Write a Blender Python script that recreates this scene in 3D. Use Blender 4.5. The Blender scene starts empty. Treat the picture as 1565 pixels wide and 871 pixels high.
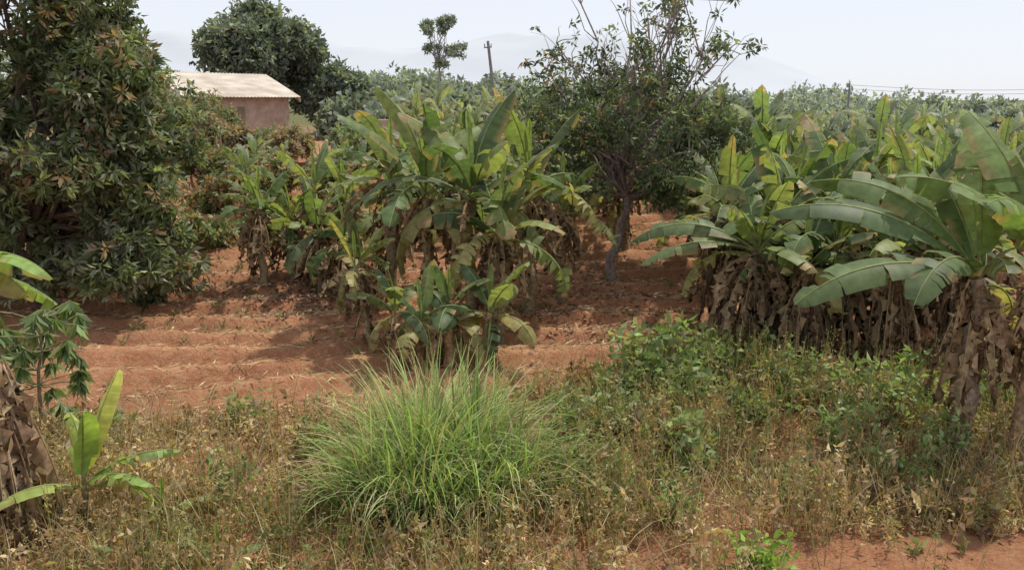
import bpy, math, random
import numpy as np
from math import sin, cos, pi, radians
rng = np.random.default_rng(7)
random.seed(7)
scene = bpy.context.scene

# ------------------------------------------------------------------ terrain
def sstep(a, b, x):
    t = np.clip((x - a) / (b - a), 0, 1)
    return t * t * (3 - 2 * t)
def vnoise(x, y, s=1.0, k=0.0):
    x = np.asarray(x, float) * s + k * 13.7; y = np.asarray(y, float) * s - k * 7.1
    return (np.sin(x * 1.3 + 1.7 * np.sin(y * .9 + k)) + np.sin(y * 1.7 + 1.3 * np.sin(x * 1.1 + 2)) +
            .5 * np.sin(2.9 * x - 2.3 * y + k) + .5 * np.sin(3.7 * y + 1.9 * x + 1.1)) / 3.0
def row_phase(x, y):
    return 2 * pi * (y - 0.10 * x + 0.55 * vnoise(x, y, .35, 3) + .10 * vnoise(x, y, 1.6, 6) + .035 * vnoise(x, y, 4, 16)) / 1.05
def terrain(x, y):
    x = np.asarray(x, float); y = np.asarray(y, float)
    t = y - 14
    ramp = 0.09 * (np.where(t > 30, 30, t) + np.sqrt(np.where(t > 30, 30, t) ** 2 + 2.0)) / 2
    fx = 1 - .65 * sstep(5, 22, x)
    h = ramp * fx
    near = sstep(5, 9, y) * (1 - sstep(60, 120, y))
    h = h + near * .06 * vnoise(x, y, .8, 1)
    soil = sstep(13.5, 15.5, y) * (1 - sstep(34, 40, y))
    ph = row_phase(x, y)
    amp = .10 + .035 * vnoise(x, y, .6, 12)
    h = h + soil * (amp * (np.sin(ph) + .25 * np.sin(2 * ph + 1)) + .03 * vnoise(x, y, 3.3, 5) + .018 * vnoise(x, y, 8, 2))
    h = h + near * (1 - soil) * .02 * vnoise(x, y, 5, 9)
    return h
def tz(x, y): return float(terrain(x, y))

# ------------------------------------------------------------------ mesh builder
class MB:
    def __init__(s):
        s.v = []; s.f = []; s.c = []; s.m = []; s.n = 0
    def add(s, V, F, C, mat=0):
        V = np.asarray(V, float).reshape(-1, 3); F = np.asarray(F, np.int64).reshape(-1, 4)
        C = np.asarray(C, float)
        if C.ndim == 1: C = np.tile(C, (len(V), 1))
        s.v.append(V); s.f.append(F + s.n); s.c.append(C); s.m.append(np.full(len(F), mat, np.int32)); s.n += len(V)
    def flat(s):
        return np.concatenate(s.v), np.concatenate(s.f), np.concatenate(s.c), np.concatenate(s.m)
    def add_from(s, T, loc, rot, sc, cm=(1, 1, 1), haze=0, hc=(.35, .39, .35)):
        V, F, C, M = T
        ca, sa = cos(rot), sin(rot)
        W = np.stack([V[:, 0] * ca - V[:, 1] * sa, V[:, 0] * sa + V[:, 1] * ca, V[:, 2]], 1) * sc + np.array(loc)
        C2 = C * np.array(cm); C2 = C2 * (1 - haze) + np.array(hc) * haze  # haze is painted: vertex colours blend toward the tint hc
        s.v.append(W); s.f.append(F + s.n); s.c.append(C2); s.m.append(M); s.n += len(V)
    def build(s, name, mats, smooth=False, origin=None):
        V, F, C, M = s.flat()
        if origin is not None: V = V - np.array(origin)
        me = bpy.data.meshes.new(name)
        me.vertices.add(len(V)); me.vertices.foreach_set("co", V.astype(np.float32).ravel())
        me.loops.add(len(F) * 4); me.loops.foreach_set("vertex_index", F.astype(np.int32).ravel())
        me.polygons.add(len(F)); me.polygons.foreach_set("loop_start", np.arange(len(F), dtype=np.int32) * 4)
        me.polygons.foreach_set("material_index", M)
        if smooth: me.polygons.foreach_set("use_smooth", np.ones(len(F), dtype=bool))
        ca = me.color_attributes.new("Col", 'FLOAT_COLOR', 'POINT')
        C4 = np.concatenate([np.clip(C, 0, 1), np.ones((len(C), 1))], 1)
        ca.data.foreach_set("color", C4.astype(np.float32).ravel())
        for m in mats: me.materials.append(m)
        me.update(calc_edges=True)
        ob = bpy.data.objects.new(name, me)
        if origin is not None: ob.location = origin
        scene.collection.objects.link(ob)
        return ob

def tube(mb, P, R, col, ns=6, mat=0, colj=0.0):
    P = np.asarray(P, float); R = np.asarray(R, float); n = len(P)
    T = np.gradient(P, axis=0); T /= np.linalg.norm(T, axis=1)[:, None] + 1e-9
    ref = np.array([0., 0, 1]) if abs(T[0, 2]) < .8 else np.array([1., 0, 0])
    A = np.cross(T, ref); A /= np.linalg.norm(A, axis=1)[:, None] + 1e-9
    B = np.cross(T, A)
    an = np.arange(ns) * 2 * pi / ns
    V = P[:, None, :] + R[:, None, None] * (A[:, None, :] * np.cos(an)[None, :, None] + B[:, None, :] * np.sin(an)[None, :, None])
    i = np.arange(n - 1)[:, None]; j = np.arange(ns)[None, :]
    F = np.stack([i * ns + j, i * ns + (j + 1) % ns, (i + 1) * ns + (j + 1) % ns, (i + 1) * ns + j], -1).reshape(-1, 4)
    C = np.tile(np.asarray(col, float), (n * ns, 1))
    if colj: C = C * (1 + colj * rng.uniform(-1, 1, (n * ns, 1)))
    mb.add(V.reshape(-1, 3), F, C, mat)

# ------------------------------------------------------------------ materials
def newmat(name):
    m = bpy.data.materials.new(name); m.use_nodes = True
    nt = m.node_tree; nt.nodes.clear()
    return m, nt, nt.nodes, nt.links
def leaf_material(name, rough=.5, trans=.35, spec=.4, nscale=6, namp=.25, tcol=(1.3, 1.35, .6)):
    m, nt, N, L = newmat(name)
    out = N.new("ShaderNodeOutputMaterial"); att = N.new("ShaderNodeAttribute"); att.attribute_name = "Col"
    geo = N.new("ShaderNodeNewGeometry")
    no = N.new("ShaderNodeTexNoise"); no.inputs["Scale"].default_value = nscale; no.inputs["Detail"].default_value = 4
    L.new(geo.outputs["Position"], no.inputs["Vector"])
    mr = N.new("ShaderNodeMapRange"); mr.inputs[1].default_value = .3; mr.inputs[2].default_value = .7
    mr.inputs[3].default_value = 1 - namp; mr.inputs[4].default_value = 1 + namp
    L.new(no.outputs["Fac"], mr.inputs[0])
    mul = N.new("ShaderNodeVectorMath"); mul.operation = 'SCALE'
    L.new(att.outputs["Color"], mul.inputs[0]); L.new(mr.outputs[0], mul.inputs["Scale"])
    pb = N.new("ShaderNodeBsdfPrincipled"); pb.inputs["Roughness"].default_value = rough
    pb.inputs["Specular IOR Level"].default_value = spec
    L.new(mul.outputs[0], pb.inputs["Base Color"])
    if trans > 0:
        tc = N.new("ShaderNodeVectorMath"); tc.operation = 'MULTIPLY'; tc.inputs[1].default_value = tcol
        L.new(mul.outputs[0], tc.inputs[0])
        tr = N.new("ShaderNodeBsdfTranslucent"); L.new(tc.outputs[0], tr.inputs["Color"])
        mx = N.new("ShaderNodeMixShader"); mx.inputs[0].default_value = trans
        L.new(pb.outputs[0], mx.inputs[1]); L.new(tr.outputs[0], mx.inputs[2]); L.new(mx.outputs[0], out.inputs[0])
    else:
        L.new(pb.outputs[0], out.inputs[0])
    return m
M_leaf = leaf_material("tree_leaf", .55, .38, .35, 3)
M_ban = leaf_material("banana_leaf", .5, .45, .35, 9, .22)
M_dry = leaf_material("dry_leaf", .85, .2, .1, 14, .35, (1.1, 1, .8))
M_grass = leaf_material("grass_blade", .6, .38, .25, 3, .25)
M_bark = leaf_material("bark", .9, 0, .1, 12, .4)
M_stem = leaf_material("banana_stem", .7, 0, .25, 16, .45)
BM = [M_ban, M_stem, M_dry]

def soil_material():
    m, nt, N, L = newmat("red_soil")
    out = N.new("ShaderNodeOutputMaterial"); pb = N.new("ShaderNodeBsdfPrincipled"); pb.inputs["Roughness"].default_value = .95
    pb.inputs["Specular IOR Level"].default_value = .1
    geo = N.new("ShaderNodeNewGeometry"); att = N.new("ShaderNodeAttribute"); att.attribute_name = "Col"
    def noise(s, d=6, r=.6):
        n = N.new("ShaderNodeTexNoise"); n.inputs["Scale"].default_value = s; n.inputs["Detail"].default_value = d
        n.inputs["Roughness"].default_value = r; L.new(geo.outputs["Position"], n.inputs["Vector"]); return n
    n1 = noise(.7); n2 = noise(5, 8, .7); n3 = noise(35, 5, .7)
    r = N.new("ShaderNodeValToRGB"); L.new(n1.outputs["Fac"], r.inputs[0])
    r.color_ramp.elements[0].position = .3; r.color_ramp.elements[0].color = (.32, .138, .075, 1)
    r.color_ramp.elements[1].position = .7; r.color_ramp.elements[1].color = (.47, .215, .115, 1)
    r2 = N.new("ShaderNodeValToRGB"); L.new(n2.outputs["Fac"], r2.inputs[0])
    r2.color_ramp.elements[0].position = .42; r2.color_ramp.elements[0].color = (0, 0, 0, 1)
    r2.color_ramp.elements[1].position = .68; r2.color_ramp.elements[1].color = (1, 1, 1, 1)
    mx = N.new("ShaderNodeMix"); mx.data_type = 'RGBA'
    ma = N.new("ShaderNodeMath"); ma.operation = 'MULTIPLY'; ma.inputs[1].default_value = .6
    L.new(r2.outputs[0], ma.inputs[0]); L.new(ma.outputs[0], mx.inputs[0])
    L.new(r.outputs[0], mx.inputs[6]); mx.inputs[7].default_value = (.53, .32, .18, 1)
    mr = N.new("ShaderNodeMapRange"); mr.inputs[1].default_value = .3; mr.inputs[2].default_value = .7; mr.inputs[3].default_value = .6; mr.inputs[4].default_value = 1.25
    L.new(n3.outputs["Fac"], mr.inputs[0])
    sc = N.new("ShaderNodeVectorMath"); sc.operation = 'SCALE'; L.new(mx.outputs[2], sc.inputs[0]); L.new(mr.outputs[0], sc.inputs["Scale"])
    mm = N.new("ShaderNodeVectorMath"); mm.operation = 'MULTIPLY'; L.new(sc.outputs[0], mm.inputs[0]); L.new(att.outputs["Color"], mm.inputs[1])
    s2 = N.new("ShaderNodeVectorMath"); s2.operation = 'SCALE'; s2.inputs["Scale"].default_value = 1.6
    L.new(mm.outputs[0], s2.inputs[0]); L.new(s2.outputs[0], pb.inputs["Base Color"])
    bp = N.new("ShaderNodeBump"); bp.inputs["Strength"].default_value = .9; bp.inputs["Distance"].default_value = .1
    L.new(n2.outputs["Fac"], bp.inputs["Height"]); L.new(bp.outputs[0], pb.inputs["Normal"])
    L.new(pb.outputs[0], out.inputs[0]); return m
M_soil = soil_material()

# ------------------------------------------------------------------ ground
def axis(lo, hi, step, far_lo, far_hi):
    a = list(np.arange(lo, hi, step)); s = step; p = hi; up = []
    while p < far_hi: up.append(p); s *= 1.18; p += s
    up.append(far_hi); s = step; p = lo - step; dn = []
    while p > far_lo: dn.append(p); s *= 1.18; p -= s
    dn.append(far_lo)
    return np.array(sorted(dn) + a + up)
gx = axis(-15, 11, .09, -4000, 4000); gy = axis(6, 36, .08, -300, 6000)
X, Y = np.meshgrid(gx, gy); Z = terrain(X, Y)
nx, ny = len(gx), len(gy)
i = np.arange(ny - 1)[:, None]; j = np.arange(nx - 1)[None, :]
F = np.stack([i * nx + j, i * nx + j + 1, (i + 1) * nx + j + 1, (i + 1) * nx + j], -1).reshape(-1, 4)
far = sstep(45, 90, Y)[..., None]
weed = (1 - sstep(13.5, 15.5, Y))[..., None]
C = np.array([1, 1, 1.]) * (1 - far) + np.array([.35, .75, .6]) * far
C = C * (1 - weed * .1)
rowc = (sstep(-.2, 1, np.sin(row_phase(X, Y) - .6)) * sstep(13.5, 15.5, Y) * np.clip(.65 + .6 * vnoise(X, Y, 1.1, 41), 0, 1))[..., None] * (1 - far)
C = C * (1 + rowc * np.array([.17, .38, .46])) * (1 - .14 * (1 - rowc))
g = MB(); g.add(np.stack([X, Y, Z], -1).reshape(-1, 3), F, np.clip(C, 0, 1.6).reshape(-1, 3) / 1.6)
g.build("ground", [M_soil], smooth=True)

# ------------------------------------------------------------------ leaf clusters
def rdir(n, zb=0.0):
    d = rng.normal(size=(n, 3)); d[:, 2] += zb
    return d / (np.linalg.norm(d, axis=1)[:, None] + 1e-9)
def leaf_cards(mb, base, dirs, length, width, col, mat=0):
    n = len(base)
    side = np.cross(dirs, rdir(n)); side /= np.linalg.norm(side, axis=1)[:, None] + 1e-9
    length = np.broadcast_to(length, n)[:, None]; width = np.broadcast_to(width, n)[:, None]
    nrm = np.cross(side, dirs)
    mid = base + dirs * length * .45
    up = nrm * width * .25
    V = np.stack([base, mid + side * width * .5 + up, base + dirs * length - up, mid - side * width * .5 + up], 1).reshape(-1, 3)
    F = np.arange(n * 4).reshape(-1, 4)
    C = np.repeat(col, 4, axis=0)
    mb.add(V, F, C, mat)
def palette(n, cols, p, j=.25):
    cols = np.array(cols); k = rng.choice(len(cols), n, p=np.array(p) / sum(p))
    return cols[k] * rng.uniform(1 - j, 1 + j, (n, 1))
def clusters(mb, cen, nleaf, length, aspect, cols, p, zb=-.3, spread=.4, mat=0, cj=.35):
    n = len(cen)
    if n == 0: return
    cc = palette(n, cols, p, cj)
    base = np.repeat(cen, nleaf, axis=0); d = rdir(n * nleaf, zb)
    L = length * rng.uniform(.6, 1.25, n * nleaf)
    base = base + d * length * spread * rng.uniform(0, 1, (n * nleaf, 1))
    col = np.repeat(cc, nleaf, axis=0) * rng.uniform(.8, 1.2, (n * nleaf, 1))
    leaf_cards(mb, base, d, L, L * aspect, col, mat)

def limb(a, b, n=7, wob=.12, sag=0):
    a = np.array(a, float); b = np.array(b, float); t = np.linspace(0, 1, n)[:, None]
    P = a + (b - a) * t; D = np.linalg.norm(b - a)
    w = rng.normal(size=(n, 3)) * wob * D * .25; w[0] = 0; w[-1] = 0
    P = P + w; P[:, 2] += np.sin(t[:, 0] * pi) * sag * D
    return P

def tree(name, base, fork_h, blobs, tr, leafL, aspect, nleaf, dens, cols, p, bark=(.16, .12, .09), zb=-.35, lean=(0, 0), spread=.4, twigs=10, shell=.45, limb_r=.6):
    x, y = base; z = tz(x, y)
    mb = MB(); b0 = np.array([x, y, z - .15]); fk = np.array([x + lean[0], y + lean[1], z + fork_h])
    P = limb(b0, fk, 8, .1); tube(mb, P, np.linspace(tr * 1.35, tr * .8, 8), bark, 9, 1, .2)
    for (cx, cy, cz, rx, ry, rz, dn) in blobs:
        c = np.array([cx, cy, cz]); st = fk if cz > fk[2] - .3 else P[5]
        Q = limb(st, c, 8, .22, .06); tube(mb, Q, np.linspace(tr * limb_r, tr * .12, 8), bark, 6, 1, .2)
        nt_ = int(twigs * max(.6, dn))
        tips = []
        for k in range(nt_):
            d = rdir(1)[0]
            if dn < .3: d[2] = abs(d[2]) + .3; d /= np.linalg.norm(d)
            e = c + d * np.array([rx, ry, rz]) * random.uniform(.7, 1.02)
            s0 = Q[random.randint(4, 7)]
            T = limb(s0, e, 6, .2, .04); tube(mb, T, np.linspace(tr * .14, tr * .03, 6), bark, 4, 1, .2)
            if dn > .3: tips.append(T[3:])
            elif random.random() < .5: tips.append(T[-2:])
        n = int(dens * dn * (rx * ry + rx * rz + ry * rz))
        if n > 0:
            d = rdir(n); r = rng.uniform(shell, 1, (n, 1)) ** .7
            bump = 1 + .22 * np.sin(d[:, :1] * 7 + cx) * np.sin(d[:, 1:2] * 6 + cz) + .16 * np.sin(d[:, 2:] * 9 + cy)
            cen = c + d * r * bump * np.array([rx, ry, rz])
            q = np.sin(cen[:, 0] * 3.1 + cx) + np.sin(cen[:, 1] * 2.7 + cy) + np.sin(cen[:, 2] * 3.7 + cz) + rng.normal(size=n) * .7
            cen = cen[q > -1.0]
            ok = cen[:, 2] > terrain(cen[:, 0], cen[:, 1]) + .25
            clusters(mb, cen[ok], nleaf, leafL, aspect, cols, p, zb, spread)
        if tips:
            tp = np.concatenate(tips); tp = np.repeat(tp, 2, axis=0) + rng.normal(size=(len(tp) * 2, 3)) * leafL * .4
            clusters(mb, tp, nleaf, leafL, aspect, cols, p, zb, spread)
    return mb.build(name, [M_leaf, M_bark], origin=(x, y, z))

GD = (.09, .13, .06); GM = (.155, .205, .09); GL = (.24, .285, .14); GY = (.20, .22, .09); BR = (.32, .22, .13); GG = (.25, .27, .19)

# left mango tree (large, hangs almost to the ground)
bl = []
for k in range(46):
    a = rng.uniform(0, 2 * pi); zz = 1.2 + 7.6 * (k + .5) / 46
    rr = 3.3 * (1 - .07 * abs(zz - 3.6) / 1.5) * math.sqrt(rng.uniform(.25, 1))
    bl.append((-10.7 + rr * cos(a), 19.3 + rr * .8 * sin(a), zz, rng.uniform(.75, 1.2), rng.uniform(.75, 1.2), rng.uniform(.55, .95), 1))
for k in range(22):
    zz = 1.1 + k * .24
    bl.append((-7.8 + rng.uniform(-.6, .35) - .09 * max(0, zz - 3), 18.6 + rng.uniform(-1, 1), zz, .65, .65, .6, 1))
tree("mango_tree", (-10.6, 19.4), 1.4, bl, .2, .22, .32, 11, 50, [GD, GM, GL, GG, BR], [1.6, 4, 4, 4.5, 1.6], limb_r=.45)

# centre mango tree with sparse upper branches
bl = []
for k in range(40):
    a = rng.uniform(0, 2 * pi); zz = rng.uniform(2.8, 5.5)
    rr = 2.6 * math.sqrt(rng.uniform(.1, 1)) * (1 if zz > 3.4 else .8)
    bl.append((2.95 + rr * cos(a), 21.5 + rr * .9 * sin(a), zz, rng.uniform(.5, .9), rng.uniform(.5, .9), rng.uniform(.4, .7), .72))
for k in range(22):
    a = rng.uniform(0, 2 * pi); zz = rng.uniform(5.6, 7.9)
    rr = 2.5 * math.sqrt(rng.uniform(.1, 1))
    bl.append((3.0 + rr * cos(a), 21.5 + rr * .8 * sin(a), zz, rng.uniform(.5, .8), rng.uniform(.5, .8), rng.uniform(.4, .8), .04))
tree("mango_tree", (2.35, 21.1), 2.1, bl, .10, .17, .34, 7, 48, [(.085, .115, .065), (.125, .16, .09), GL, BR], [4, 5, 2, .7], lean=(.45, .3), bark=(.26, .21, .19), limb_r=.5, twigs=9)

# ------------------------------------------------------------------ banana
def banana_leaf(mb, base, az, el, L, W, droop, col, torn=.5, nseg=18, pet=.12, phi0=.15, dry=0.0, mat=0, rib=(.34, .37, .16), twist=0.0, power=1.25, fold=.5, roll=0.0):
    s = np.linspace(0, 1, nseg + 1)
    p = el - droop * s ** power; az_ = az + twist * s
    T = np.stack([np.cos(p) * np.cos(az_), np.cos(p) * np.sin(az_), np.sin(p)], 1)
    P = np.array(base) + np.concatenate([[np.zeros(3)], np.cumsum((T[1:] + T[:-1]) / 2 * L / nseg, axis=0)])
    N0 = np.stack([-np.sin(p) * np.cos(az_), -np.sin(p) * np.sin(az_), np.cos(p)], 1)
    B0 = np.cross(N0, T)
    rl = (roll * sstep(0, .5, s))[:, None]
    Nn = N0 * np.cos(rl) + B0 * np.sin(rl); B = B0 * np.cos(rl) - N0 * np.sin(rl)
    w = W / 2 * np.clip(np.sin(pi * np.clip((s - pet) / (1 - pet), 0, 1) ** .9), 0, 1) ** .42
    i0 = max(1, int(pet * nseg))
    tube(mb, P, np.linspace(.026, .006, nseg + 1) * (W / .6 * .5 + .5), rib if not dry else np.array(col) * 1.1, 4, mat)
    col = np.array(col, float)
    dead_tip = rng.uniform(.72, 1.4) if (torn > .3 and not dry) else 9
    for sg in (-1, 1):
        i = i0; phi_s = phi0 + rng.uniform(-.1, .1)
        while i < nseg:
            k = int(rng.integers(1, 3)) if rng.random() < torn else int(rng.integers(3, 9))
            e = min(nseg, i + k); idx = np.arange(i, e + 1); m = len(idx)
            ph = phi_s - fold * (s[i] ** .8 if not dry else 0) + rng.normal() * (.36 * torn + .03) - (rng.random() < torn * .4) * rng.uniform(.3, 1.0)
            wt = w[idx][:, None]
            gap = .42 * torn if m > 2 else .25 * torn
            q = np.zeros((m, 1)); q[0] = gap; q[-1] = -gap
            sk = .16 + rng.normal() * .12 * torn
            fw = T[idx] * (q * L / nseg + sk * wt)
            dirm = B[idx] * sg * cos(ph) + Nn[idx] * sin(ph)
            ph2 = ph - .3 - .25 * fold - .4 * dry
            diro = B[idx] * sg * cos(ph2) + Nn[idx] * sin(ph2)
            short = 1 - .45 * torn * rng.random() * (m < 4)
            a = P[idx]; b = a + dirm * wt * .5 + fw * .4; c = b + diro * wt * .52 * short * (1 - .2 * torn * rng.random((m, 1))) + fw * .6
            if dry: b = b + rng.normal(size=b.shape) * .03; c = c + rng.normal(size=c.shape) * .06
            V = np.stack([a, b, c], 1).reshape(-1, 3)
            ii = np.arange(m - 1)[:, None]; jj = np.arange(2)[None, :]
            F = np.stack([ii * 3 + jj, ii * 3 + jj + 1, (ii + 1) * 3 + jj + 1, (ii + 1) * 3 + jj], -1).reshape(-1, 4)
            br = rng.uniform(.8, 1.2); stripe = rng.uniform(.85, 1.15, (m, 1, 1))
            base_c = col if s[i] < dead_tip else np.array([.36, .27, .14])
            Cc = np.tile(base_c * br, (m, 3, 1)) * stripe
            if torn > .25 and rng.random() < .35: Cc[:, 2] = np.array([.34, .26, .13])
            mb.add(V, F, Cc.reshape(-1, 3), mat); i = e

BG = [(.12, .18, .07), (.15, .215, .08), (.095, .145, .065), (.21, .265, .095), (.26, .30, .12), (.14, .18, .09)]
DRY = [(.38, .27, .16), (.27, .18, .105), (.46, .35, .22), (.19, .125, .08), (.40, .30, .18)]
DARKDRY = [(.28, .19, .12), (.19, .125, .08), (.38, .27, .17), (.13, .09, .06), (.33, .23, .14)]
def banana(mb, x, y, h, nl=8, L=1.9, W=.6, dead=8, torn=.7, lean=(0, 0), cols=BG, r=.12, nseg=26, z=None, az0=None, elmax=80, deadL=1.2, stemcol=(.24, .19, .11), young=True, browning=2, deadel=(-30, 35), dry=None, dw=1.0):
    dry = dry or DRY
    z = tz(x, y) if z is None else z
    top = np.array([x + lean[0], y + lean[1], z + h]); P = limb((x, y, z - .1), top, 9, .05)
    tube(mb, P, np.linspace(r * 1.2, r * .62, 9) * rng.uniform(.93, 1.07, 9), stemcol, 9, 1, .35)
    for k in range(int(dead * .8)):
        a = rng.uniform(0, 2 * pi); q = P[rng.integers(3, 9)] + np.array([cos(a), sin(a), 0]) * r * .85
        banana_leaf(mb, q, a, radians(-68), rng.uniform(.35, .8) * min(1, h), .10, .3, dry[rng.integers(5)], .9, 5, .02, -.3, 1, 2)
    a0 = rng.uniform(0, 2 * pi) if az0 is None else az0
    for k in range(nl):
        f = k / max(1, nl - 1)
        az = a0 + k * 2.4 + rng.uniform(-.3, .3)
        el = radians(elmax - f * (elmax - 8) + rng.uniform(-8, 8)); dr = radians(35 + 75 * f + rng.uniform(-15, 30))
        c = np.array(cols[rng.integers(len(cols))])
        if f > .7 and rng.random() < .5: c = np.array([.33, .30, .12])
        banana_leaf(mb, top - np.array([0, 0, .12 * f]), az, el, L * rng.uniform(.8, 1.1), W * rng.uniform(.85, 1.1), dr, c, min(1, torn * rng.uniform(.6, 1.4) * (.55 + .8 * f)), nseg,
                    twist=rng.uniform(-.5, .5), fold=rng.uniform(.2, 1.0), roll=rng.uniform(-.7, .7))
    for k in range(browning):
        banana_leaf(mb, top - np.array([0, 0, .1]), rng.uniform(0, 2 * pi), radians(rng.uniform(5, 35)), L * rng.uniform(.6, .9), W * .5, radians(rng.uniform(90, 125)), dry[rng.integers(5)], .8, nseg - 6, .12, -.3, .5, 2, fold=.8, power=.8)
    if young: banana_leaf(mb, top, a0 + 1, radians(86), L * .7, W * .25, .2, (.24, .32, .10), 0, nseg, .2, 1.0)
    for k in range(dead):
        a = rng.uniform(0, 2 * pi); e_ = rng.uniform(*deadel)
        banana_leaf(mb, top - np.array([0, 0, rng.uniform(.0, .35)]), a, radians(e_), min(deadL * rng.uniform(.6, 1.25), h * .95 + .2), rng.uniform(.14, .34) * dw, radians(e_ + rng.uniform(76, 96)), dry[rng.integers(5)], .9, 11, .1, -.75, 1, 2, power=.3)
def plant(x, y, h, name="banana_plant", extra=None, **kw):
    mb = MB(); banana(mb, x, y, h, **kw)
    if extra:
        top = np.array([x + kw.get('lean', (0, 0))[0], y + kw.get('lean', (0, 0))[1], tz(x, y) + h])
        for (az, el, L, W, dr, col, torn, roll) in extra:
            banana_leaf(mb, top, radians(az), radians(el), L, W, radians(dr), col, torn, 34, roll=roll, fold=.45)
    return mb.build(name, BM, origin=(x, y, tz(x, y)))

# centre, tall
plant(-1.75, 18.0, 2.7, L=2.3, W=.62, dead=9, nl=10, torn=.6, browning=1, elmax=86)
plant(-0.8, 17.6, 2.75, L=2.5, W=.66, dead=9, nl=11, torn=.5, browning=1, elmax=86)
plant(-0.25, 17.1, 2.2, L=2.2, W=.6, dead=9, nl=9, torn=.65, elmax=86)
plant(0.35, 18.6, 2.6, L=2.2, W=.58, dead=9, nl=9, torn=.75, elmax=86)
plant(-2.6, 18.9, 2.8, L=2.0, W=.52, dead=8, nl=8, torn=.75)
plant(1.1, 19.4, 2.0, L=1.8, W=.5, dead=10, nl=7, torn=.8, browning=2)
# centre, low
LS = (.38, .24, .14)
plant(-2.15, 15.8, 1.0, L=1.2, W=.40, dead=3, nl=7, r=.09, torn=.45, stemcol=LS, cols=BG[1:], deadL=.5, browning=1)
plant(-1.65, 15.5, .95, L=1.15, W=.40, dead=3, nl=6, r=.09, torn=.45, stemcol=LS, cols=BG[1:], deadL=.5, browning=0)
plant(-1.15, 15.6, 1.1, L=1.3, W=.44, dead=4, nl=7, r=.10, torn=.45, stemcol=LS, cols=BG[1:], deadL=.5, browning=1)
plant(-0.6, 15.7, 1.1, L=1.3, W=.46, dead=3, nl=8, r=.10, torn=.4, stemcol=LS, deadL=.5, lean=(.2, 0), browning=0)
plant(-2.7, 16.6, 1.6, L=1.1, W=.3, dead=8, nl=5, r=.07, lean=(-.3, 0), cols=[(.38, .36, .12), (.22, .26, .09), (.42, .33, .14)], browning=2, deadL=.8)
# left group
for (x, y, h) in [(-5.9, 20.5, 1.8), (-5.35, 21.2, 1.7), (-4.5, 20.3, 1.4), (-3.8, 19.8, 1.3), (-3.3, 19.0, 1.1), (-4.9, 22.0, 2.1), (-4.1, 21.6, 1.8), (-2.9, 20.6, 1.7)]:
    plant(x, y, h, L=1.45, W=.44, dead=13, nl=7, torn=.75, r=.09, deadL=1.1, browning=3)
# right group
for (x, y, h, L) in [(4.5, 16.0, 2.2, 1.8), (5.1, 16.8, 2.5, 1.9), (5.3, 15.6, 1.9, 1.5), (6.0, 16.1, 2.2, 1.7), (6.4, 17.4, 2.6, 1.9), (6.9, 15.7, 2.1, 1.6), (7.6, 16.6, 2.4, 1.9), (8.3, 15.9, 2.2, 1.8), (5.8, 18.0, 2.5, 1.9), (4.3, 17.5, 2.4, 1.7), (8.6, 17.8, 2.6, 2.0)]:
    ex = [(172, 38, 2.5, .5, 78, (.12, .17, .075), .3, .5), (186, 22, 2.3, .45, 62, (.17, .22, .095), .45, .4)] if x == 4.5 else None
    plant(x, y, h, L=L, W=.6, dead=32, nl=9, torn=.7, deadL=2.0, extra=ex, stemcol=(.20, .15, .10), browning=4, dry=DARKDRY, deadel=(-60, 10), dw=.8)
# far right pair, near the camera
plant(6.35, 11.8, 2.6, L=1.6, W=.55, dead=18, nl=3, torn=.5, r=.15, deadL=1.6, elmax=70, stemcol=(.26, .2, .15), deadel=(-65, 0), dw=.7, browning=1, extra=[
    (170, 46, 3.1, .64, 66, (.11, .165, .075), .2, .5), (193, 22, 2.9, .62, 60, (.12, .17, .07), .25, .45),
    (156, 62, 2.8, .6, 76, (.13, .19, .075), .45, .6), (222, 40, 2.2, .6, 95, (.12, .17, .075), .5, .3), (70, 74, 2.5, .75, 40, (.20, .28, .10), .35, .15)])
plant(7.1, 11.6, 2.65, L=1.9, W=.6, dead=14, nl=3, torn=.5, r=.16, deadL=1.4, stemcol=(.38, .25, .15), deadel=(-65, 0), dw=.7, browning=1, extra=[
    (95, 86, 3.3, .5, 12, (.14, .20, .075), .5, .25), (120, 76, 2.6, .8, 40, (.20, .28, .10), .35, .2), (165, 66, 2.5, .7, 75, (.17, .24, .085), .5, .4), (255, 74, 2.2, .8, 60, (.24, .32, .12), .35, .1), (215, 72, 2.2, .7, 90, (.18, .26, .09), .4, .4)])
# left foreground
plant(-5.62, 9.35, 2.1, L=1.0, W=.45, dead=60, nl=0, torn=.5, r=.2, deadL=2.0, lean=(-.15, 0), stemcol=(.38, .28, .19), young=False, browning=0, deadel=(-78, -35), dw=1.1, dry=[(.44, .32, .20), (.33, .22, .13), (.52, .40, .26), (.26, .17, .11), (.46, .34, .21)])
plant(-7.0, 10.6, 2.9, L=1.5, W=.6, dead=8, nl=5, torn=.4, r=.15, cols=[(.18, .28, .08), (.24, .34, .10)], extra=[(-5, 35, 1.6, .6, 85, (.22, .34, .09), .3, .4), (-40, 15, 1.5, .6, 60, (.17, .26, .08), .3, .3), (20, 0, 1.4, .55, 50, (.25, .34, .10), .3, .5)])
plant(-5.0, 9.6, .55, L=1.2, W=.36, dead=1, nl=5, torn=.35, r=.05, cols=[(.26, .37, .09), (.38, .47, .13)], deadL=.4, browning=0, extra=[(60, 74, 1.4, .36, 22, (.60, .62, .14), .05, .1), (-20, 35, 1.1, .36, 60, (.24, .35, .09), .3, .4), (15, 40, 1.2, .3, 55, (.28, .38, .14), .7, .4)])
plant(-4.1, 9.6, .2, L=.75, W=.24, dead=1, nl=5, torn=.5, r=.04, cols=[(.28, .35, .12), (.34, .38, .17)], deadL=.3, elmax=60, browning=1)
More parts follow.
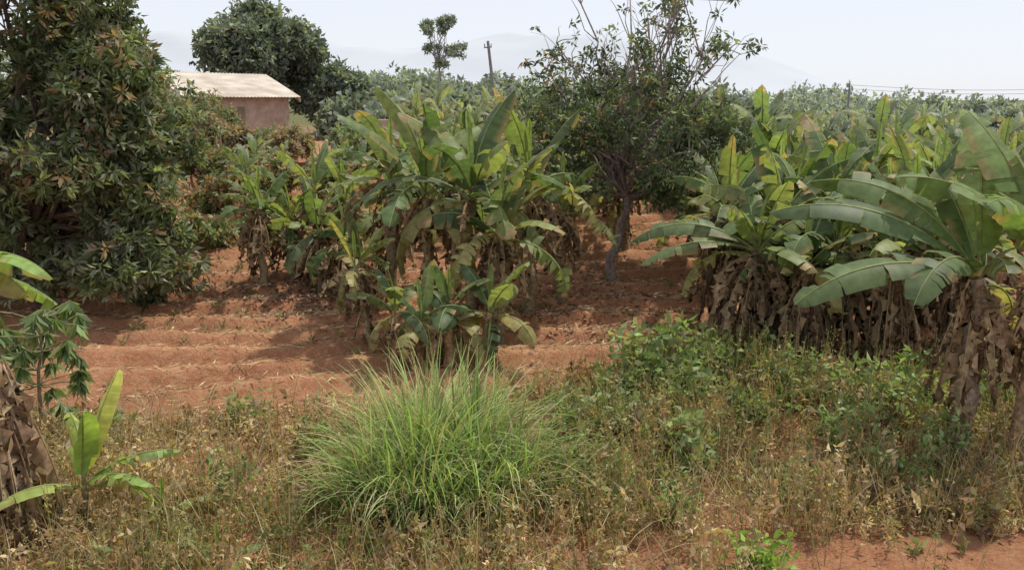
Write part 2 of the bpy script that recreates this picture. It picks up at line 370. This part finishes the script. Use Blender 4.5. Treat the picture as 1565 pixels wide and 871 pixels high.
plant(-3.2, 8.8, .08, L=.7, W=.22, dead=1, nl=5, torn=.5, r=.03, cols=[(.26, .33, .13)], deadL=.3, elmax=50, browning=1)

# banana templates for the plantation further away
tmpl = []
for k in range(8):
    t = MB(); banana(t, 0, 0, rng.uniform(1.7, 2.4), nl=9, L=1.8, W=.55, dead=9, torn=.7, nseg=14, z=0, cols=BG, browning=2 + k % 3, deadel=(-60, 20), dry=DARKDRY if k % 2 else DRY); tmpl.append(t.flat())
gv = MB()
def put(x, y, sc=1.0):
    d = math.hypot(x, y); hz = min(.72, max(0, (d - 18) / 85))  # painted haze amount, growing with distance from the camera
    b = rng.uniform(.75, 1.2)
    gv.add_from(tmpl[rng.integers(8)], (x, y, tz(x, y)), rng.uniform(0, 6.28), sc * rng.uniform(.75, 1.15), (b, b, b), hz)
for k in range(56):
    x = rng.uniform(-3.5, 3.8); y = rng.uniform(23.5, 34); put(x * y / 27, y, .78)
for k in range(75):
    y = rng.uniform(19.5, 36); u = rng.uniform(.22, .66); put(u * y, y, .95)
for k in range(200):
    y = rng.uniform(36, 110) ; u = rng.uniform(-.13, .68)
    if u < .2: u *= .9
    put(u * y, y, .8 if u < .2 else .95)
for k in range(14):
    y = rng.uniform(26, 38); u = rng.uniform(-.33, -.17); put(u * y, y, .55)
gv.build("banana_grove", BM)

# ------------------------------------------------------------------ far trees
HD = (.17, .21, .17); HM = (.21, .245, .20); HL = (.27, .30, .24)  # leaf colours paled and greyed to paint in aerial haze
def farcrown(cx, cy, cz, R, k, sq=.8):
    return [(cx + R * .66 * q[0], cy + R * .6 * q[1], cz + R * .62 * sq * q[2], R * rng.uniform(.22, .5), R * .42, R * rng.uniform(.22, .4), 1) for q in rdir(k)]
tree("shade_tree", (-16.5, 60), 2.5, farcrown(-16.7, 60, 8.2, 4.1, 24), .45, .42, .45, 8, 18, [HD, HM, HL], [4, 4, 1.5])
tree("shade_tree", (-12.8, 61), 1.8, farcrown(-12.3, 61, 5.6, 2.6, 13), .3, .4, .45, 8, 20, [HD, HM, HL], [4, 4, 2])
tree("shade_tree", (-19.8, 52), 1.5, farcrown(-20.0, 52, 5.2, 1.8, 9), .2, .4, .45, 8, 26, [HM, HL], [4, 2])
HH = [(.28, .315, .29), (.32, .35, .32), (.24, .27, .24)]  # still paler leaf tones, distance haze painted into the colour
ub = []
for (cx, cz, w_, h_, m_) in [(-6.9, 11.4, 1.3, .45, 11), (-5.9, 11.8, .8, .3, 5), (-5.0, 9.3, 1.1, .45, 7), (-7.2, 9.5, .6, .3, 3), (-6.2, 8.0, .7, .4, 3)]:
    for k in range(m_):
        q = rdir(1)[0]; ub.append((cx + w_ * .9 * q[0], 82 + w_ * .8 * q[1], cz + h_ * q[2], rng.uniform(.2, .6), .4, rng.uniform(.12, .3), rng.uniform(.5, 1)))
tree("umbrella_tree", (-6.6, 82), 5.5, ub, .11, .28, .45, 6, 40, HH, [1, 1, 1], bark=(.3, .28, .26), limb_r=.4, twigs=4)
dt = MB()
def bank(x0, x1, y0, y1, n, zt, R):
    for k in range(n):
        x = rng.uniform(x0, x1); y = rng.uniform(y0, y1); z0 = tz(x, y); r = R * rng.uniform(.6, 1.3); m = 150
        d = rdir(m); d[:, 2] = np.abs(d[:, 2]); q = np.array([x, y, z0]) + d * np.array([r, r, zt * rng.uniform(.6, 1.1)]) * rng.uniform(.5, 1, (m, 1))
        hz = min(.92, y / 165); base = np.array([.15, .185, .13]) * (1 - hz) + np.array([.41, .45, .46]) * hz  # leaf colour fades to a haze tint with distance, painted in
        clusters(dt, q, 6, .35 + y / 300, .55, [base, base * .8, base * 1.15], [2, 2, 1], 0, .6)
bank(-16, -1, 85, 110, 30, 5.2, 3.0)
bank(-60, 70, 140, 220, 90, 6.0, 7)
bank(14, 70, 100, 140, 24, 4.5, 3)
bank(-26, -15, 50, 58, 6, 2.6, 1.6)
bank(-60, -26, 60, 90, 14, 7, 4)
bank(5, 26, 40, 60, 18, 3.2, 1.6)
bank(-11, -3, 48, 66, 12, 2.6, 1.5)
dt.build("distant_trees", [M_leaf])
tree("shrub", (9.2, 27), .8, farcrown(9.2, 27, 3.0, 1.5, 10), .08, .2, .4, 9, 60, [GD, GM, GL], [2, 4, 2])
tree("shrub", (6.6, 30), .8, farcrown(6.6, 30, 3.5, 1.6, 10), .08, .2, .4, 9, 60, [GD, GM, GG], [2, 4, 2])
RB = (.38, .27, .18)
for (x, y, cz, R, cs, ps) in [(-8.3, 31, 2.4, 1.1, [GM, BR, RB], [3, 2, 2]), (-11.5, 33, 2.7, 1.3, [GM, BR, GL], [3, 2, 2]), (-7.1, 25.5, 1.5, .8, [GM, GD, GL], [3, 2, 2]), (-8.6, 24.2, 1.4, .8, [GM, BR, GL], [3, 2, 2]),
                              (-9.8, 28.5, 2.0, .9, [RB, BR, GM], [2, 2, 2]), (-6.2, 29.5, 2.1, 1.0, [RB, GM, GL], [2, 3, 2]), (-9.3, 38, 3.2, 1.2, [GG, BR, RB], [2, 2, 2]), (-13.4, 38.5, 4.2, 1.7, [GG, GM, BR], [3, 2, 1]), (-12.6, 36.8, 3.4, 1.4, [GG, RB, BR], [2, 2, 1]), (-14.6, 41.5, 4.3, 1.5, [GG, GL, BR], [2, 2, 2]), (-6.5, 36, 3.0, 1.3, [GG, GM, GL], [2, 2, 1]), (-11.0, 36, 3.2, .9, [RB, BR, GG], [2, 2, 2]), (-10.4, 40, 3.2, 1.0, [GG, GL, BR], [2, 2, 1])]:
    tree("shrub", (x, y), .5, farcrown(x, y, cz, R, 9), .05, .2, .4, 8, 34, cs, ps)

# ------------------------------------------------------------------ hills
def hill_mat():
    m, nt, N, L = newmat("hazy_hill"); out = N.new("ShaderNodeOutputMaterial"); pb = N.new("ShaderNodeBsdfDiffuse")
    geo = N.new("ShaderNodeNewGeometry"); n = N.new("ShaderNodeTexNoise"); n.inputs["Scale"].default_value = .004; n.inputs["Detail"].default_value = 6
    L.new(geo.outputs["Position"], n.inputs["Vector"]); r = N.new("ShaderNodeValToRGB"); L.new(n.outputs["Fac"], r.inputs[0])
    r.color_ramp.elements[0].position = .35; r.color_ramp.elements[0].color = (.43, .455, .50, 1)  # pale blue-grey: aerial haze painted into the hill colour
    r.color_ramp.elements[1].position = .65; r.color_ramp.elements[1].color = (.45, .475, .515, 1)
    L.new(r.outputs[0], pb.inputs[0]); L.new(pb.outputs[0], out.inputs[0]); return m
hm = MB()
hx = np.linspace(-2600, 2600, 200); hy = np.linspace(1800, 3400, 50); HX, HY = np.meshgrid(hx, hy)
uu = HX / 2600
prof = np.interp(uu, [-1, -.42, -.36, -.25, -.12, 0, .12, .2, .27, .34, .40, .6, 1], [150, 190, 205, 165, 150, 180, 180, 160, 125, 50, 12, 8, 8])
env = np.exp(-((HY - 2600) / 420.0) ** 2)
HZ = prof * env * (1 + .10 * vnoise(HX, HY, .006, 1) + .05 * vnoise(HX, HY, .02, 2)) - 6
n1, n2 = len(hx), len(hy); i = np.arange(n2 - 1)[:, None]; j = np.arange(n1 - 1)[None, :]
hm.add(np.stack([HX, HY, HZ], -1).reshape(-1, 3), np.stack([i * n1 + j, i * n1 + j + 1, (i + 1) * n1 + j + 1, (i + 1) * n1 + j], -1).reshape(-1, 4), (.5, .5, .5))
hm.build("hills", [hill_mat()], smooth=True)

# ------------------------------------------------------------------ undergrowth
def on_path(x, y):
    return (x > 2.4 + .5 * vnoise(x, y, 1.5, 2)) & (y < 9.2 + .25 * vnoise(x, y, 2, 5) + .14 * (x - 3))
def weeds():
    mb = MB(); n = 19000
    x = rng.uniform(-9, 10, n); y = rng.uniform(7.6, 17.5, n)
    lim = 13.0 + sstep(-3, 2, x) * 2.2 + .5 * vnoise(x, y, .9, 4) + .9*sstep(1.5, 3.5, x)
    keep = (y < lim) & (~on_path(x, y) | (rng.random(n) < .08))
    keep &= rng.random(n) < (.52 + .7 * vnoise(x, y, 1.1, 6))
    x = x[keep]; y = y[keep]; n = len(x); z = terrain(x, y)
    H = np.clip((.38 + .36 * vnoise(x, y, .7, 8) + rng.normal(size=n) * .16) * (1 + .4 * sstep(0, 4, x)), .1, 1.2) * (1 - .5 * sstep(-1.0, 0, y - lim[keep]))
    g_ = 1.1 * vnoise(x, y, .55, 11) + .45 * sstep(-1, 4, x) * sstep(9.5, 11.5, y) - .42 + rng.normal(size=n) * .5
    green = np.array([.20, .24, .09]); olive = np.array([.29, .265, .125]); brown = np.array([.37, .24, .14]); tan = np.array([.52, .41, .26])
    cc = np.where((g_ > .4)[:, None], green, np.where((g_ > -.15)[:, None], olive, np.where((g_ > -.7)[:, None], brown, tan))) * rng.uniform(.55, 1.35, (n, 1))
    nl = 24
    t = rng.uniform(.1, 1, (n, nl)); a = rng.uniform(0, 2 * pi, (n, nl)); r = rng.uniform(0, .12, (n, nl)) * (1.3 - t * .8)
    lean = rng.normal(size=(n, 1, 2)) * .22
    B = np.stack([x[:, None] + r * np.cos(a) + lean[..., 0] * t * H[:, None], y[:, None] + r * np.sin(a) + lean[..., 1] * t * H[:, None], z[:, None] + t * H[:, None]], -1).reshape(-1, 3)
    d = rdir(n * nl, .35); sz = np.repeat(np.where(rng.random(n) < .15, rng.uniform(1.3, 2.0, n), rng.uniform(.55, 1.15, n)), nl); Lf = rng.uniform(.03, .095, n * nl) * sz
    leaf_cards(mb, B, d, Lf, Lf * rng.uniform(.25, .55, n * nl), np.repeat(cc, nl, axis=0) * rng.uniform(.7, 1.35, (n * nl, 1)))
    s0 = np.stack([x, y, z], 1); s1 = s0 + np.stack([lean[:, 0, 0] * H, lean[:, 0, 1] * H, H * 1.1], 1); w = np.array([.006, 0, 0])
    mb.add(np.stack([s0 - w, s0 + w, s1 + w * .5, s1 - w * .5], 1).reshape(-1, 3), np.arange(n * 4).reshape(-1, 4), np.repeat(np.where(rng.random((n, 1)) < .5, brown, olive), 4, axis=0))
    return mb
weeds().build("undergrowth_weeds", [M_grass])

def blades(mb, x, y, z, az, L, w, el, droop, col, ns=5):
    n = len(x); s = np.linspace(0, 1, ns + 1)
    p = el[:, None] - droop[:, None] * s[None, :] ** 1.5
    T = np.stack([np.cos(p) * np.cos(az)[:, None], np.cos(p) * np.sin(az)[:, None], np.sin(p)], -1)
    P = np.concatenate([np.zeros((n, 1, 3)), np.cumsum(T[:, 1:] * (L / ns)[:, None, None], 1)], 1) + np.stack([x, y, z], 1)[:, None, :]
    ra = az + rng.uniform(-1, 1, n) * .9 + pi / 2
    Sd = np.stack([np.cos(ra), np.sin(ra), np.zeros(n)], 1)[:, None, :] * (w[:, None] * (1 - s[None, :] ** 2 * .92))[..., None] * .5
    V = np.stack([P - Sd, P + Sd], 2).reshape(-1, 3); k = (ns + 1) * 2
    b = (np.arange(n) * k)[:, None]; ii = np.arange(ns)[None, :] * 2
    F = np.stack([b + ii, b + ii + 1, b + ii + 3, b + ii + 2], -1).reshape(-1, 4)
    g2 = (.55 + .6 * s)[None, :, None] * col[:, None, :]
    mb.add(V, F, np.repeat(g2.reshape(-1, 3), 2, axis=0))

gm = MB()
tufts = [(-1.2, 10.7, 480, .34, 1.9, 2.4), (-.5, 10.9, 420, .32, 1.75, .5), (-1.65, 10.35, 300, .3, 1.45, 3.4), (-.0, 10.5, 260, .3, 1.35, -.3), (-.8, 10.0, 300, .35, 1.2, -1.5), (-1.2, 10.0, 260, .3, 1.45, 4.0), (-.3, 10.0, 200, .25, 1.1, -1.0), (-1.9, 9.9, 120, .25, 1.0, 3.6), (.45, 10.4, 110, .25, 1.0, 0), (-.9, 11.2, 260, .4, 1.8, 1.4)]
for (cx, cy, n, R, Lm, az0) in tufts:
    a = rng.uniform(0, 2 * pi, n); r = R * np.sqrt(rng.random(n)); x = cx + r * np.cos(a); y = cy + r * np.sin(a)
    L = Lm * rng.uniform(.4, 1.15, n)
    el = np.radians(89 - 32 * (r / R) * rng.uniform(.2, 1.4, n)); dr = np.radians(rng.uniform(5, 150, n) * rng.uniform(.6, 1, n))
    col = palette(n, [(.28, .40, .13), (.22, .33, .10), (.40, .48, .19), (.50, .43, .26), (.13, .19, .07), (.36, .28, .17)], [4, 3.5, 3, 2.4, 1.2, 1], .25)
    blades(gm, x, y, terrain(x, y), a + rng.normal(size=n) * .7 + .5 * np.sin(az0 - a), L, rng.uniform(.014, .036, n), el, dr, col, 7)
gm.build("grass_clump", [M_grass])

gm = MB(); n = 20000
x = rng.uniform(-9, 10, n); y = rng.uniform(7.6, 16.0, n)
k = (vnoise(x, y, 1.3, 21) + rng.normal(size=n) * .4 > 0) & ~on_path(x, y) & (y < 13.2 + sstep(-3, 2, x) * 2.6)
x = x[k]; y = y[k]; n = len(x)
col = palette(n, [(.54, .43, .28), (.42, .32, .19), (.32, .31, .14), (.26, .31, .12)], [5, 3.5, 2, 1.2], .25)
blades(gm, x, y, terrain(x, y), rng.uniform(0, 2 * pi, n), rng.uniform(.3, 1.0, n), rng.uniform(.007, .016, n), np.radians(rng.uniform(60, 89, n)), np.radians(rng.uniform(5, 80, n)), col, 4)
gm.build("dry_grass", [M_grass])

def shrub(x, y, h, r, cols, nm="leafy_shrub", lf=.16, n=90):
    mb = MB(); z = tz(x, y); tips = []
    for k in range(9):
        a = rng.uniform(0, 2 * pi); q = rng.uniform(.2, 1) * r
        P = limb((x + rng.normal() * .05, y + rng.normal() * .05, z), (x + q * cos(a), y + q * sin(a), z + h * rng.uniform(.5, 1.1)), 6, .12)
        tube(mb, P, np.linspace(.016, .005, 6), (.28, .21, .13), 4, 1); tips.append(P[2:])
    tp = np.concatenate(tips); tp = tp[rng.integers(0, len(tp), n)] + rng.normal(size=(n, 3)) * .13
    clusters(mb, tp, 6, lf, .45, cols, [1] * len(cols), -.15, .5)
    mb.build(nm, [M_leaf, M_bark], origin=(x, y, z))
CG = [(.17, .25, .085), (.23, .31, .12), (.29, .36, .16), (.28, .275, .13)]
for (x, y, h, r, lf) in [(2.3, 14.6, 1.3, .9, .18), (3.1, 14.2, .9, .8, .15), (1.7, 13.9, .7, .7, .14), (5.4, 12.6, 1.1, .9, .15), (6.0, 13.3, .9, .8, .15), (4.6, 13.6, .8, .8, .15), (2.5, 11.2, .8, .6, .14), (5.9, 11.5, .6, .6, .12), (3.6, 12.6, .8, .7, .14), (-4.1, 12.9, .4, .3, .10), (.9, 12.8, .6, .6, .12), (7.6, 13.4, .9, .8, .15), (3.4, 10.4, .6, .5, .12), (1.6, 12.2, .7, .5, .12), (4.4, 11.6, .7, .6, .12), (-2.8, 11.8, .4, .4, .09), (-3.6, 10.4, .4, .4, .09), (.9, 10.6, .6, .4, .1), (4.9, 10.6, .6, .5, .1), (1.9, 9.9, .5, .4, .1), (-5.9, 12.0, .5, .4, .1), (2.9, 13.2, .8, .7, .15), (3.9, 14.6, .9, .8, .15)]:
    shrub(x, y, h, r, CG, lf=lf, n=int(50 + 55 * r))
shrub(2.6, 8.6, .3, .26, [(.28, .42, .09), (.24, .37, .08)], "bright_weed", .12, 60)
def sapling(x, y, h):
    mb = MB(); z = tz(x, y)
    P = limb((x, y, z), (x + .1, y, z + h), 8, .05); tube(mb, P, np.linspace(.035, .015, 8), (.24, .19, .13), 6, 1)
    for k in range(38):
        a = rng.uniform(0, 2 * pi); b = P[rng.integers(3, 8)]; e = b + np.array([cos(a) * .55, sin(a) * .55, rng.uniform(-.25, .3)])
        Q = limb(b, e, 5, .1); tube(mb, Q, np.linspace(.012, .006, 5), (.24, .24, .12), 4, 1)
        m = 22; aa = rng.uniform(0, 2 * pi, m); d = np.stack([np.cos(aa), np.sin(aa), rng.uniform(-2.6, -.4, m)], 1); d /= np.linalg.norm(d, axis=1)[:, None]
        L = rng.uniform(.2, .34, m); leaf_cards(mb, np.tile(e, (m, 1)), d, L, L * .3, palette(m, [(.22, .30, .11), (.29, .36, .17), (.15, .22, .10)], [1, 1, 1]))
    mb.build("mango_sapling", [M_leaf, M_bark], origin=(x, y, z))
sapling(-7.15, 12.7, 1.8)

# ------------------------------------------------------------------ straw litter on the soil
lm = MB(); n = 110000
x = rng.uniform(-12, 8, n); y = rng.uniform(13, 34, n)
k = rng.random(n) < (.10 + .9 * sstep(-.2, .9, np.sin(row_phase(x, y) - .6))) * np.clip(.5 + .75 * vnoise(x, y, .8, 31), .08, 1)
x = x[k]; y = y[k]; n = len(x); z = terrain(x, y) + rng.uniform(.005, .05, n)
a = rng.normal(size=n) * .9; d = np.stack([np.cos(a), np.sin(a), rng.uniform(-.1, .2, n)], 1); d /= np.linalg.norm(d, axis=1)[:, None]
L = rng.uniform(.06, .36, n); leaf_cards(lm, np.stack([x, y, z], 1), d, L, rng.uniform(.010, .028, n), palette(n, [(.62, .47, .29), (.52, .35, .20), (.34, .20, .12), (.27, .26, .12)], [4, 3, 2, .8], .25))
n = 2000; x = np.concatenate([rng.normal(1.8, 1.5, n), rng.normal(-5, 1.3, n)]); y = np.concatenate([rng.normal(19.5, 1.8, n), rng.normal(20, .9, n)]); n = len(x)
leaf_cards(lm, np.stack([x, y, terrain(x, y) + rng.uniform(.01, .05, n)], 1), rdir(n) * np.array([1, 1, .3]), rng.uniform(.1, .22, n), rng.uniform(.04, .09, n), palette(n, [(.30, .18, .12), (.4, .28, .19), (.22, .15, .11)], [1, 1, 1]))
n = 600; x = rng.uniform(-9, 6, n); y = rng.uniform(14, 30, n); k = vnoise(x, y, .9, 51) > .1; x = x[k]; y = y[k]; n = len(x)
clusters(lm, np.stack([x, y, terrain(x, y) + .06], 1), 14, .12, .3, [(.24, .26, .11), (.32, .26, .14), (.2, .22, .09)], [1, 1, 1], .5, .6)
lm.build("straw_litter", [M_dry])

# ------------------------------------------------------------------ house
def simple_mat(name, c1, c2, sc, rough=.85, stretch=(1, 1, 1), bump=.2):
    m, nt, N, L = newmat(name); out = N.new("ShaderNodeOutputMaterial"); pb = N.new("ShaderNodeBsdfPrincipled"); pb.inputs["Roughness"].default_value = rough
    tc = N.new("ShaderNodeTexCoord"); mp = N.new("ShaderNodeMapping"); mp.inputs["Scale"].default_value = stretch
    L.new(tc.outputs["Object"], mp.inputs[0]); n = N.new("ShaderNodeTexNoise"); n.inputs["Scale"].default_value = sc; n.inputs["Detail"].default_value = 7; L.new(mp.outputs[0], n.inputs["Vector"])
    r = N.new("ShaderNodeValToRGB"); L.new(n.outputs["Fac"], r.inputs[0]); r.color_ramp.elements[0].position = .35; r.color_ramp.elements[1].position = .65
    r.color_ramp.elements[0].color = (*c1, 1); r.color_ramp.elements[1].color = (*c2, 1)
    L.new(r.outputs[0], pb.inputs["Base Color"]); bp = N.new("ShaderNodeBump"); bp.inputs["Strength"].default_value = bump; L.new(n.outputs["Fac"], bp.inputs["Height"]); L.new(bp.outputs[0], pb.inputs["Normal"])
    L.new(pb.outputs[0], out.inputs[0]); return m
M_wall = simple_mat("mud_brick", (.30, .22, .17), (.42, .33, .27), 3, .9)
M_roof = simple_mat("old_metal_roof", (.36, .30, .24), (.55, .49, .41), .9, .7, (1, 2.5, 1))
M_dark = simple_mat("dark_opening", (.05, .045, .04), (.08, .07, .06), 3)
M_wood = simple_mat("weathered_wood", (.16, .12, .09), (.28, .22, .17), 8, .9, (1, 1, .2))
def box(name, c, s, mat, parent=None):
    bpy.ops.mesh.primitive_cube_add(size=1, location=c); o = bpy.context.object; o.name = name; o.scale = s
    bpy.ops.object.transform_apply(location=False, rotation=False, scale=True)
    b = o.modifiers.new("b", 'BEVEL'); b.width = .02; o.data.materials.append(mat)
    if parent: o.parent = parent
    return o
def polyobj(name, V, F, mat, parent=None):
    me = bpy.data.meshes.new(name); me.from_pydata(V, [], F); me.update(); me.materials.append(mat)
    o = bpy.data.objects.new(name, me); scene.collection.objects.link(o)
    if parent: o.parent = parent
    return o
house = bpy.data.objects.new("brick_house", None); scene.collection.objects.link(house)
LX, LY, WH, RH = 6.4, 4.4, 2.6, 1.0
V = [(-LX/2, -LY/2, -1), (LX/2, -LY/2, -1), (LX/2, LY/2, -1), (-LX/2, LY/2, -1), (-LX/2, -LY/2, WH), (LX/2, -LY/2, WH), (LX/2, LY/2, WH), (-LX/2, LY/2, WH), (-LX/2, 0, WH + RH), (LX/2, 0, WH + RH)]
polyobj("walls", V, [(0, 1, 5, 4), (1, 2, 6, 9, 5), (2, 3, 7, 6), (3, 0, 4, 8, 7)], M_wall, house)
ov = .45; nC = 100; RV = []; RF = []
for side in (-1, 1):
    b = len(RV)
    for q in range(nC + 1):
        xx = -LX/2 - ov + (LX + 2 * ov) * q / nC; dz = .02 * sin(q * pi / 1.5)
        RV += [(xx, 0, WH + RH + .1 + dz), (xx, side * (LY/2 + ov), WH + .1 - RH * ov / (LY/2) + dz)]
    for q in range(nC): RF.append((b + 2 * q, b + 2 * q + 1, b + 2 * q + 3, b + 2 * q + 2))
ro = polyobj("roof", RV, RF, M_roof, house)
sd = ro.modifiers.new("s", 'SOLIDIFY'); sd.thickness = .03
for xx in (-LX/2 - ov + .02, LX/2 + ov - .02):
    for side in (-1, 1):
        V = [(xx, 0, WH + RH + .04), (xx, side * (LY/2 + ov), WH + .04 - RH * ov / (LY/2)), (xx, side * (LY/2 + ov), WH - .16 - RH * ov / (LY/2)), (xx, 0, WH + RH - .16)]
        f = polyobj("bargeboard", V, [(0, 1, 2, 3)], M_roof, house); f.modifiers.new("s", 'SOLIDIFY').thickness = .04
box("window_opening", (-1.8, -LY/2 - .005, 1.4), (.7, .08, .6), M_dark, house)
box("door", (-.2, -LY/2 - .005, 1.0), (.9, .08, 2.0), M_wood, house)
house.location = (-15.6, 47, tz(-15.6, 47) - .15); house.rotation_euler = (0, 0, radians(56))
w = box("brick_wall", (-12.0, 43, tz(-12.0, 43) + .2), (3.6, .3, 1.0), M_wall); w.rotation_euler = (0, 0, radians(-5))
w = box("brick_wall", (-5.8, 45, tz(-5.8, 45) + .5), (2.2, .3, 1.6), M_wall); w.rotation_euler = (0, 0, radians(8))
for k in range(9):
    x = -12.6 + k * .42 + rng.uniform(-.1, .1); y = 34 + rng.uniform(-.3, .3); z = tz(x, y)
    mb = MB(); tube(mb, limb((x, y, z - .2), (x + rng.normal() * .06, y, z + rng.uniform(1.3, 2.0)), 5, .04), np.linspace(.05, .035, 5), (.28, .21, .16), 6, 0, .2)
    mb.build("fence_post", [M_bark], origin=(x, y, z))

# ------------------------------------------------------------------ poles and wires
def pole(x, y, h, r, lean=0.):
    mb = MB(); z = tz(x, y)
    tube(mb, [(x, y, z - .3), (x + lean * .5, y, z + h * .5), (x + lean, y, z + h)], [r * 1.2, r, r * .8], (.24, .23, .23), 8)
    tube(mb, [(x + lean - .3, y, z + h - .5), (x + lean + .3, y, z + h - .45)], [.05, .05], (.24, .23, .23), 5)
    for q in (-.25, 0, .25): tube(mb, [(x + lean + q, y, z + h - .45), (x + lean + q, y, z + h - .2)], [.05, .04], (.3, .3, .3), 6)
    mb.build("utility_pole", [M_bark], origin=(x, y, z)); return (x + lean, y, z + h - .2)
a = pole(-1.1, 70, 6.6, .13, -.75)
b = pole(44, 118, 6.0, .14); c = pole(78, 110, 6.2, .14)
wm = MB()
for o in (0, .5):
    t = np.linspace(0, 1, 24)[:, None]; P = np.array(b) * (1 - t) + np.array(c) * t; P[:, 2] -= .8 * np.sin(t[:, 0] * pi) + o
    tube(wm, P, np.full(24, .022), (.2, .2, .2), 4)
wm.build("power_line", [M_bark])

# ------------------------------------------------------------------ light, world, camera
el, azs = 65, 55
S = np.array([sin(radians(azs)) * cos(radians(el)), cos(radians(azs)) * cos(radians(el)), sin(radians(el))])
from mathutils import Vector
sun = bpy.data.lights.new("sun", 'SUN'); sun.energy = 4.0; sun.angle = radians(1.5); sun.color = (1, .94, .83)
so = bpy.data.objects.new("sun", sun); scene.collection.objects.link(so)
so.rotation_euler = Vector(S).to_track_quat('Z', 'Y').to_euler()
w = bpy.data.worlds.new("World"); scene.world = w; w.use_nodes = True; nt = w.node_tree
bg = nt.nodes["Background"]; sky = nt.nodes.new("ShaderNodeTexSky"); sky.sky_type = 'NISHITA'; sky.sun_disc = False
sky.sun_elevation = radians(el); sky.sun_rotation = radians(azs); sky.air_density = 1.0; sky.dust_density = 1.5; sky.ozone_density = 1.5; sky.altitude = 800
mx = nt.nodes.new("ShaderNodeMix"); mx.data_type = 'RGBA'; mx.inputs[0].default_value = .84; mx.inputs[7].default_value = (6.2, 6.35, 6.85, 1)
nt.links.new(sky.outputs[0], mx.inputs[6]); nt.links.new(mx.outputs[2], bg.inputs[0]); bg.inputs[1].default_value = .145
cam = bpy.data.cameras.new("camera"); co = bpy.data.objects.new("camera", cam); scene.collection.objects.link(co)
co.location = (0, 0, 5); co.rotation_euler = (radians(90 - 11.9), 0, 0); cam.sensor_width = 36; cam.lens = 31.05; cam.clip_end = 9000
scene.camera = co
scene.view_settings.view_transform = 'Standard'; scene.view_settings.look = 'None'; scene.view_settings.exposure = 0
